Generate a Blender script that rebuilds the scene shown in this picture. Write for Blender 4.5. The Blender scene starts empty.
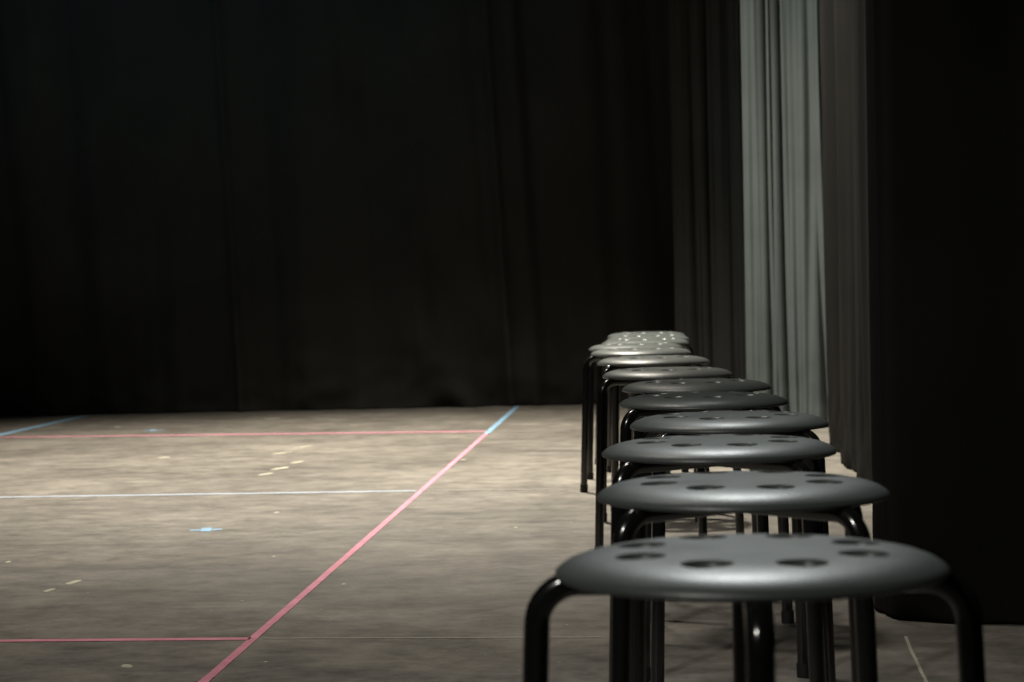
import bpy, bmesh, math, random
from mathutils import Vector, Matrix, noise
random.seed(4)
sc = bpy.context.scene
sc.view_settings.view_transform = 'Standard'
sc.view_settings.look = 'None'

# ---------------------------------------------------------------- helpers
def link(o):
    sc.collection.objects.link(o); return o

def mat(name, col, rough=0.6, spec=0.5, sheen=0.0):
    m = bpy.data.materials.new(name); m.use_nodes = True
    b = m.node_tree.nodes['Principled BSDF']
    b.inputs['Base Color'].default_value = (*col, 1)
    b.inputs['Roughness'].default_value = rough
    b.inputs['Specular IOR Level'].default_value = spec
    b.inputs['Sheen Weight'].default_value = sheen
    return m, m.node_tree, b

def N(nt, t, **kw):
    n = nt.nodes.new(t)
    for k, v in kw.items(): setattr(n, k, v)
    return n

def coords(nt, scale=(1,1,1), rot=(0,0,0)):
    tc = N(nt, 'ShaderNodeTexCoord'); mp = N(nt, 'ShaderNodeMapping')
    mp.inputs['Scale'].default_value = scale; mp.inputs['Rotation'].default_value = rot
    nt.links.new(tc.outputs['Object'], mp.inputs['Vector'])
    return mp.outputs['Vector']

def noise_tex(nt, vec, scale, detail=4, rough=0.55):
    n = N(nt, 'ShaderNodeTexNoise')
    n.inputs['Scale'].default_value = scale; n.inputs['Detail'].default_value = detail
    n.inputs['Roughness'].default_value = rough
    nt.links.new(vec, n.inputs['Vector']); return n.outputs['Fac']

def ramp(nt, fac, stops):
    r = N(nt, 'ShaderNodeValToRGB'); e = r.color_ramp.elements
    while len(e) < len(stops): e.new(0.5)
    for el, (p, c) in zip(e, stops):
        el.position = p; el.color = (*c, 1)
    nt.links.new(fac, r.inputs['Fac']); return r.outputs['Color']

def mix(nt, a, b, fac, mode='MIX'):
    m = N(nt, 'ShaderNodeMix', data_type='RGBA', blend_type=mode)
    for s, v in ((m.inputs[0], fac), (m.inputs[6], a), (m.inputs[7], b)):
        if hasattr(v, 'links'): nt.links.new(v, s)
        else: s.default_value = v
    return m.outputs[2]

def bump(nt, bsdf, h, strength, dist=0.002):
    b = N(nt, 'ShaderNodeBump'); b.inputs['Strength'].default_value = strength
    b.inputs['Distance'].default_value = dist
    nt.links.new(h, b.inputs['Height']); nt.links.new(b.outputs['Normal'], bsdf.inputs['Normal'])

# ---------------------------------------------------------------- materials
def floor_material():
    m, nt, b = mat('scuffed_stage_floor', (0.2,0.18,0.15), 0.6)
    v = coords(nt, (1,1,1), (0,0,math.radians(4.3)))
    big = noise_tex(nt, v, 0.9, 6, 0.6)
    c = ramp(nt, big, [(0.3,(0.132,0.120,0.103)),(0.55,(0.188,0.171,0.147)),(0.75,(0.246,0.225,0.193))])
    vs = coords(nt, (1.2,2.2,1), (0,0,math.radians(4.3)))
    st = noise_tex(nt, vs, 2.0, 10, 0.8)
    c = mix(nt, c, ramp(nt, st, [(0.30,(0.4,0.4,0.4)),(0.5,(0.97,0.97,0.97)),(0.68,(1.45,1.45,1.45))]), 0.8, 'MULTIPLY')
    md = noise_tex(nt, v, 9, 10, 0.8)
    c = mix(nt, c, ramp(nt, md, [(0.33,(0.45,0.45,0.45)),(0.52,(1,1,1)),(0.7,(1.4,1.4,1.37))]), 0.85, 'MULTIPLY')
    sp = noise_tex(nt, v, 38, 3, 0.6)
    c = mix(nt, c, (0.40,0.37,0.31,1), ramp(nt, sp, [(0.69,(0,0,0)),(0.76,(0.7,0.7,0.7))]))
    nt.links.new(c, b.inputs['Base Color'])
    nt.links.new(ramp(nt, md, [(0.3,(0.5,)*3),(0.7,(0.72,)*3)]), b.inputs['Roughness'])
    b.inputs['Specular IOR Level'].default_value = 0.3
    bump(nt, b, md, 0.4, 0.002)
    return m

def cloth(name, col, rough=0.9, sheen=0.05, var=0.4):
    m, nt, b = mat(name, col, rough, 0.08, sheen)
    b.inputs['Sheen Roughness'].default_value = 0.5
    v = coords(nt)
    n = noise_tex(nt, v, 3.0, 5, 0.6)
    lo = tuple(c*(1-var) for c in col); hi = tuple(c*(1+var) for c in col)
    nt.links.new(ramp(nt, n, [(0.3,lo),(0.7,hi)]), b.inputs['Base Color'])
    w = noise_tex(nt, v, 600, 2, 0.5)
    bump(nt, b, w, 0.25, 0.001)
    return m

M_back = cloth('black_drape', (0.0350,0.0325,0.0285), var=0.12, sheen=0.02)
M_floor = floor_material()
M_dark = cloth('black_leg_drape_shaded', (0.0075,0.0071,0.0063), var=0.2, sheen=0.0)  # extra dark cloth: shade on the leg curtains is put into the colour
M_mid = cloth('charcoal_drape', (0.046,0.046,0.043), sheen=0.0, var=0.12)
M_light = cloth('grey_drape_lit', (0.080,0.091,0.087), var=0.12, sheen=0.0)  # lighter, tealish cloth: light falling on this curtain is put into the colour
M_wall = cloth('black_painted_wall', (0.015,0.015,0.015), 0.8, 0)

M_seat, nt, b = mat('dark_grey_plastic', (0.062,0.071,0.068), 0.41, 0.5)
v = coords(nt); n1 = noise_tex(nt, v, 420, 2); n2 = noise_tex(nt, v, 9, 5, 0.65)
nt.links.new(ramp(nt, n2, [(0.35,(0.36,)*3),(0.7,(0.47,)*3)]), b.inputs['Roughness'])
bump(nt, b, n1, 0.3, 0.0006)
M_tube, nt, b = mat('black_gloss_tube', (0.008,0.008,0.008), 0.22, 0.9)
v = coords(nt); n2 = noise_tex(nt, v, 30, 3)
nt.links.new(ramp(nt, n2, [(0.3,(0.13,)*3),(0.7,(0.20,)*3)]), b.inputs['Roughness'])
M_foot, nt, b = mat('rubber_foot', (0.01,0.01,0.01), 0.7)

def tape_mat(name, col):
    m, nt, b = mat(name, col, 0.65, 0.3)
    v = coords(nt); n = noise_tex(nt, v, 14, 5, 0.7)
    nt.links.new(ramp(nt, n, [(0.3,tuple(c*0.72 for c in col)),(0.6,col),(0.8,tuple(min(1,c*1.2) for c in col))]), b.inputs['Base Color'])
    return m
M_pink = tape_mat('pink_tape', (0.72,0.28,0.37))
M_blue = tape_mat('blue_tape', (0.28,0.47,0.66))
M_white = tape_mat('pale_tape', (0.42,0.47,0.55))
M_chalk = tape_mat('pale_paint', (0.48,0.45,0.36))
M_seam = tape_mat('panel_filler', (0.38,0.35,0.31))

# ---------------------------------------------------------------- room
def box(name, lo, hi, m):
    bm = bmesh.new(); bmesh.ops.create_cube(bm, size=1)
    for v in bm.verts:
        v.co = Vector([(lo[i]+hi[i])/2 + v.co[i]*(hi[i]-lo[i]) for i in range(3)])
    me = bpy.data.meshes.new(name); bm.to_mesh(me); bm.free()
    me.materials.append(m); return link(bpy.data.objects.new(name, me))
XL, XR, YF, YB, ZC = -6.5, 3.2, -1.5, 12.6, 5.2
box('floor', (XL,YF,-0.1), (XR,YB,0), M_floor)
box('wall_back', (XL,YB,-0.1), (XR,YB+0.1,ZC), M_wall)
box('wall_right', (XR,YF,-0.1), (XR+0.1,YB+0.1,ZC), M_wall)
box('wall_left', (XL-0.1,YF,-0.1), (XL,YB+0.1,ZC), M_wall)
box('wall_front', (XL-0.1,YF-0.1,-0.1), (XR+0.1,YF,ZC), M_wall)
box('ceiling', (XL-0.1,YF-0.1,ZC), (XR+0.1,YB+0.1,ZC+0.1), M_wall)

# ---------------------------------------------------------------- curtains
def curtain(name, path, height, offs, m, step=0.02, nz=90):
    P = [Vector(p).to_3d() for p in path]
    L = [0]
    for a, c in zip(P, P[1:]): L.append(L[-1]+(c-a).length)
    n = max(8, int(L[-1]/step)); pts = []
    for i in range(n+1):
        s = L[-1]*i/n; k = 0
        while k < len(P)-2 and s > L[k+1]: k += 1
        pts.append((s, P[k].lerp(P[k+1], (s-L[k])/(L[k+1]-L[k]))))
    bm = bmesh.new(); rows = []
    for j in range(nz+1):
        t = (j/nz)**1.5; z = 0.004 + t*height
        row = []
        for i, (s, p) in enumerate(pts):
            a = pts[max(0,i-4)][1]; c = pts[min(n,i+4)][1]
            d = (c-a).normalized(); nr = Vector((d.y,-d.x,0))
            o, al = offs(s, z)
            q = p + nr*o + d*al
            row.append(bm.verts.new((q.x,q.y,z)))
        rows.append(row)
    for j in range(nz):
        for i in range(n):
            bm.faces.new((rows[j][i],rows[j][i+1],rows[j+1][i+1],rows[j+1][i]))
    me = bpy.data.meshes.new(name); bm.to_mesh(me); bm.free()
    for p in me.polygons: p.use_smooth = True
    me.materials.append(m)
    o = link(bpy.data.objects.new(name, me))
    so = o.modifiers.new('thickness','SOLIDIFY'); so.thickness = 0.002
    return o

def nz1(x, y=0, z=0): return noise.noise(Vector((x,y,z)))

def back_off(s, z):
    x = -6.2 + s - 0.045*(2.0-z)
    o = 0.08*nz1(x*1.3, z*0.12, 3) + 0.09*nz1(x*4.0, z*0.25, 7) + 0.015*nz1(x*14, z*0.5, 17)
    for sx, w, a in ((-2.56,0.03,0.02),(-1.56,0.022,0.06),(-0.10,0.022,0.06),(0.05,0.04,0.03),(0.42,0.05,0.03),(-3.6,0.03,0.04)):
        o += a*math.exp(-((x-sx)/w)**2)*(0.6+0.4*math.exp(-z/1.0))
    h = math.exp(-z/0.30)
    o += h*(0.06*nz1(x*2.6, z*3.0, 11) + 0.03*nz1(x*8, z*9, 5) )
    fold = math.exp(-((x+0.35)/0.35)**2)
    o += fold*math.exp(-z/0.5)*0.06*math.sin(14*(x+0.5*z))
    return o, 0.0

curtain('stage_curtain', [(-6.2,11.93),(1.9,11.93)], 4.9, back_off, M_back, 0.016, 110)

def pleats(wl, amp, seed, lean=0.0, wob=0.9, fine=0.0):
    def f(s, z):
        s2 = s + lean*z + wob*wl*nz1(s*0.45/wl, z*0.12, seed)
        ph = 2*math.pi*s2/wl
        a = amp*(0.8+0.7*nz1(s*0.5/wl, 0, seed+4))
        o = a*(math.sin(ph)+0.3*math.sin(2*ph+1.1+z*0.2)) + 0.5*amp*nz1(s*7, z*0.5, seed+9)
        if fine: o += fine*nz1(s*45, z*0.5, seed+6)
        h = math.exp(-z/0.2)
        o += h*0.4*amp*nz1(s*12, z*10, seed+2)
        return o, 0.25*a*math.sin(2*ph)
    return f
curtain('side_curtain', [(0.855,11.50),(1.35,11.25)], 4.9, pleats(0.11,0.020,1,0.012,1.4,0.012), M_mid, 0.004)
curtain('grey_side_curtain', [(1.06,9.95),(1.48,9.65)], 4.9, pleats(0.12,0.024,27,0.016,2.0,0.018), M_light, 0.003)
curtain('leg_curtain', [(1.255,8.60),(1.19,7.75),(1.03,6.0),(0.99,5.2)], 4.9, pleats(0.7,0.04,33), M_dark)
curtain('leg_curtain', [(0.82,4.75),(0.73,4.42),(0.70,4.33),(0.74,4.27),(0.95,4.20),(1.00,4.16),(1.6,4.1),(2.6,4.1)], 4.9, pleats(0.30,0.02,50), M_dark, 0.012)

# ---------------------------------------------------------------- floor markings
def G(x, d):
    d2 = 1492/(1374/d+2)
    return Vector((x/d*d2*2000/2200, d2, 0))
def strip(name, a, c, w, m, th=0.0008, wob=0.0):
    a = G(*a); c = G(*c)
    d = (c-a); L = d.length; d.normalize(); nr = Vector((-d.y,d.x,0))
    n = max(2, int(L/0.06)); bm = bmesh.new(); prev = None
    for i in range(n+1):
        p = a + d*(L*i/n); k = wob*nz1(i*0.4, L, a.x*7)
        r = []
        for sgn in (-1,1):
            ww = w/2*(1+0.12*nz1(i*0.9, sgn*5, L))
            q = p + nr*(sgn*ww + k)
            r += [bm.verts.new((q.x,q.y,0.0004)), bm.verts.new((q.x,q.y,0.0004+th))]
        if prev:
            bm.faces.new((prev[1],prev[3],r[3],r[1])); bm.faces.new((prev[0],prev[1],r[1],r[0]))
            bm.faces.new((prev[3],prev[2],r[2],r[3]))
        prev = r
    bmesh.ops.recalc_face_normals(bm, faces=bm.faces)
    me = bpy.data.meshes.new(name); bm.to_mesh(me); bm.free(); me.materials.append(m)
    return link(bpy.data.objects.new(name, me))

def onl(d): return -0.553 + (d-3.466)*0.0753
strip('pink_floor_tape', (onl(2.0),2.0), (onl(9.13),9.13), 0.018, M_pink)
strip('blue_floor_tape', (onl(9.14),9.14), (onl(11.1),11.1), 0.026, M_blue)
strip('pink_floor_tape', (-2.6,4.05), (-0.525,3.905), 0.028, M_pink)
strip('pink_floor_tape', (-4.2,9.75), (onl(9.13),9.28), 0.045, M_pink)
strip('white_floor_tape', (-4.0,6.85), (-0.33,6.655), 0.034, M_white)
strip('blue_floor_tape', (-2.79,6.75), (-2.37,11.08), 0.050, M_blue)
strip('floor_panel_seam', (-0.50,3.905), (0.16,3.84), 0.009, M_seam)
strip('floor_panel_seam', (-0.31,6.65), (0.30,6.59), 0.010, M_seam)
strip('white_chalk_line', (0.735,3.78), (0.66,3.15), 0.006, M_chalk, wob=0.004)

def cross(name, x, d, s, w, m, ang):
    bm = bmesh.new(); g = G(x, d)
    for k in (0,1):
        t = ang + k*math.pi/2
        u = Vector((math.cos(t),math.sin(t),0)); n_ = Vector((-u.y,u.x,0))
        z = Vector((0,0,0.0006+0.0006*k))
        bm.faces.new([bm.verts.new(g+z+u*s*a+n_*w*b_) for a,b_ in ((-1,-1),(1,-1),(1,1),(-1,1))])
    me = bpy.data.meshes.new(name); bm.to_mesh(me); bm.free(); me.materials.append(m)
    link(bpy.data.objects.new(name, me))
cross('blue_tape_cross', -0.885, 5.70, 0.045, 0.014, M_blue, 0.1)
cross('blue_tape_cross', -1.77, 9.8, 0.05, 0.016, M_blue, 0.1)

bm = bmesh.new()
def blob(x, d, rx, ry, ang=0, n=14):
    vs = []; g = G(x, d)
    for i in range(n):
        t = 2*math.pi*i/n; r = 1+0.5*nz1(math.cos(t)*1.7+x*5, math.sin(t)*1.7, d*3)
        px, py = rx*r*math.cos(t), ry*r*math.sin(t)
        vs.append(bm.verts.new((g.x+px*math.cos(ang)-py*math.sin(ang), g.y+px*math.sin(ang)+py*math.cos(ang), 0.0007)))
    bm.faces.new(vs)
for x,d,rx,ry,an in ((-1.267,10.5,.045,.04,0),(-.97,8.30,.016,.07,-.5),(-.91,8.6,.014,.07,-.5),(-.89,7.6,.017,.07,-.4),(-.855,7.85,.014,.06,-.4),(-.92,7.38,.014,.05,-.4),
    (-1.44,8.2,.03,.03,0),(-1.05,4.72,.012,.04,-.2),(-1.08,4.60,.010,.03,-.2),(-.717,3.646,.010,.02,.3),(-.73,6.1,.008,.02,0),(-.79,9.9,.03,.02,0),
    (-1.3,5.1,.006,.02,0),(-.4,4.6,.006,.01,0),(-.2,7.8,.012,.02,0),(-2.0,10.1,.02,.03,0),(.0,5.6,.006,.012,0),(-.62,5.1,.005,.012,0)):
    blob(x,d,rx,ry,an)
for i in range(190):
    r = random.uniform(0.001,0.0035)
    blob(random.uniform(-2.6,0.6), random.uniform(3.2,10.8), r, r*1.5, 0, 8)
me = bpy.data.meshes.new('floor_paint_scuffs'); bm.to_mesh(me); bm.free(); me.materials.append(M_chalk)
link(bpy.data.objects.new('floor_paint_scuffs', me))

# ---------------------------------------------------------------- stool mesh
def lathe(bm, prof, seg=96):
    rings = []
    for r, z in prof:
        if r < 1e-6: rings.append([bm.verts.new((0,0,z))])
        else: rings.append([bm.verts.new((r*math.cos(2*math.pi*i/seg), r*math.sin(2*math.pi*i/seg), z)) for i in range(seg)])
    for A, B in zip(rings, rings[1:]):
        for i in range(seg):
            j = (i+1) % seg
            if len(A) == 1: bm.faces.new((A[0],B[i],B[j]))
            elif len(B) == 1: bm.faces.new((A[i],B[0],A[j]))
            else: bm.faces.new((A[i],B[i],B[j],A[j]))
    bmesh.ops.recalc_face_normals(bm, faces=bm.faces)

bm = bmesh.new()
lathe(bm, [(0,.4550),(.03,.4551),(.06,.4553),(.09,.4552),(.110,.4545),(.128,.4527),(.141,.4500),(.150,.4467),(.156,.4430),(.1595,.4398),(.1602,.4372),(.1592,.4350),(.1570,.4341),(.1545,.4348),(.150,.4370),(.140,.4400),(.10,.4435),(0,.4445)])
me_s = bpy.data.meshes.new('seat_tmp'); bm.to_mesh(me_s); bm.free()
seat = link(bpy.data.objects.new('seat_tmp', me_s))
bm = bmesh.new()
for k in range(8):
    t = math.radians(22.5+45*k)
    b2 = bmesh.new()
    lathe(b2, [(0,.47),(.0240,.47),(.0222,.4560),(.0203,.4543),(.0184,.4525),(.0172,.450),(.0166,.446),(.0162,.42),(0,.42)], 36)
    bmesh.ops.translate(b2, verts=b2.verts, vec=(0.097*math.cos(t), 0.097*math.sin(t), 0))
    tmp = bpy.data.meshes.new('t'); b2.to_mesh(tmp); b2.free(); bm.from_mesh(tmp); bpy.data.meshes.remove(tmp)
me_c = bpy.data.meshes.new('cut_tmp'); bm.to_mesh(me_c); bm.free()
cut = link(bpy.data.objects.new('cut_tmp', me_c))
bo = seat.modifiers.new('holes','BOOLEAN'); bo.operation='DIFFERENCE'; bo.object=cut; bo.solver='EXACT'
dg = bpy.context.evaluated_depsgraph_get()
me_seat = bpy.data.meshes.new_from_object(seat.evaluated_get(dg))
bpy.data.objects.remove(seat); bpy.data.objects.remove(cut)

bm = bmesh.new(); bm.from_mesh(me_seat)
for f in bm.faces: f.material_index = 0
def tube(bm, pts, rad, axis, seg=18, mi=1):
    rings = []
    n = len(pts)
    for i, p in enumerate(pts):
        d = (pts[min(n-1,i+1)]-pts[max(0,i-1)]).normalized()
        u = d.cross(axis).normalized()
        rings.append([bm.verts.new(p + (axis*math.cos(2*math.pi*k/seg)+u*math.sin(2*math.pi*k/seg))*rad) for k in range(seg)])
    fs = []
    for A, B in zip(rings, rings[1:]):
        for k in range(seg):
            j = (k+1) % seg; fs.append(bm.faces.new((A[k],A[j],B[j],B[k])))
    fs.append(bm.faces.new(rings[0])); fs.append(bm.faces.new(rings[-1]))
    for f in fs: f.material_index = mi
    return fs
newf = []
for q, dz in ((0,0.0),(math.pi/2,-0.0005)):
    e = Vector((math.cos(q),math.sin(q),0)); ax = Vector((-e.y,e.x,0))
    half = [(.191,.008),(.188,.1),(.184,.2),(.180,.3),(.176,.394)]
    for i in range(1,9):
        t = math.pi/2*i/8; half.append((.141+.035*math.cos(t), .394+.035*math.sin(t)+dz))
    half.append((.08,.429+dz)); half.append((0.0,.429+dz))
    full = [e*r+Vector((0,0,z)) for r,z in half] + [e*(-r)+Vector((0,0,z)) for r,z in reversed(half[:-1])]
    newf += tube(bm, full, 0.0108, ax)
    for s in (1,-1):
        f0 = [e*s*.1915+Vector((0,0,.0)), e*s*.1912+Vector((0,0,.006)), e*s*.1905+Vector((0,0,.024))]
        newf += tube(bm, f0, 0.0125, ax, 18, 2)
bmesh.ops.recalc_face_normals(bm, faces=newf)
stool_me = bpy.data.meshes.new('round_stool'); bm.to_mesh(stool_me); bm.free()
for m in (M_seat, M_tube, M_foot): stool_me.materials.append(m)
for p in stool_me.polygons: p.use_smooth = True
stool_me.set_sharp_from_angle(angle=math.radians(38))

D = 1.1
stools = [(.191,1.630,-4),(.2496,2.194,38),(.280,2.735,36),(.348,3.233,46),(.361,3.80,30),(.395,4.31,42),(.381,4.92,20),
          (.400,5.68,35),(.410,6.38,5),(.423,6.85,28),(.490,7.35,15),(.530,7.80,40),(.555,8.25,10)]
for x, d, a in stools:
    o = link(bpy.data.objects.new('round_stool', stool_me))
    o.location = (x, d*D, 0); o.rotation_euler = (0,0,math.radians(a))

# ---------------------------------------------------------------- lights
def spot(name, loc, tgt, ang, power, col, rad=0.1, blend=0.8):
    l = bpy.data.lights.new(name,'SPOT'); l.spot_size=math.radians(ang); l.energy=power; l.color=col
    l.shadow_soft_size=rad; l.spot_blend=blend
    o = link(bpy.data.objects.new(name,l)); o.location = loc
    o.rotation_euler = (Vector(tgt)-Vector(loc)).to_track_quat('-Z','Y').to_euler(); return o
spot('stage_spotlight', (-0.4,8.7,4.8), (-0.35,8.4,0), 86, 3200, (1.0,0.93,0.80), 0.2, 1.0)
spot('side_wash_spotlight', (-2.6,8.9,4.9), (1.25,9.8,1.7), 40, 430, (0.74,0.96,1.0), 0.10, 1.0)
spot('front_wash_spotlight', (-1.2,5.0,4.9), (-0.9,5.0,0), 80, 400, (1.0,0.94,0.85), 0.3, 1.0)
spot('back_light_spotlight', (0.6,6.8,4.9), (0.22,2.0,0.45), 34, 650, (0.95,1.0,0.98), 0.15, 1.0)
spot('cool_wash_spotlight', (-2.2,8.0,5.0), (-1.5,12,2.8), 58, 110, (0.20,0.75,1.0), 0.3, 1.0)
spot('house_spotlight', (-2.0,-0.6,3.6), (0.35,3.0,0.4), 36, 330, (1.0,0.97,0.9), 0.12, 0.8)

w = bpy.data.worlds.new('world'); sc.world = w; w.use_nodes = True
w.node_tree.nodes['Background'].inputs[0].default_value = (0.01,0.011,0.012,1)

# ---------------------------------------------------------------- camera
cam = bpy.data.cameras.new('camera'); co = link(bpy.data.objects.new('camera', cam))
cam.sensor_width = 36; cam.lens = 2200/1024*36
cam.dof.use_dof = True; cam.dof.focus_distance = 4.0; cam.dof.aperture_fstop = 10
p = math.atan(60/2200)
co.matrix_world = Matrix.Translation((0,0,0.678)) @ Matrix.Rotation(math.pi/2-p,4,'X') @ Matrix.Rotation(-0.021,4,'Z')
sc.camera = co
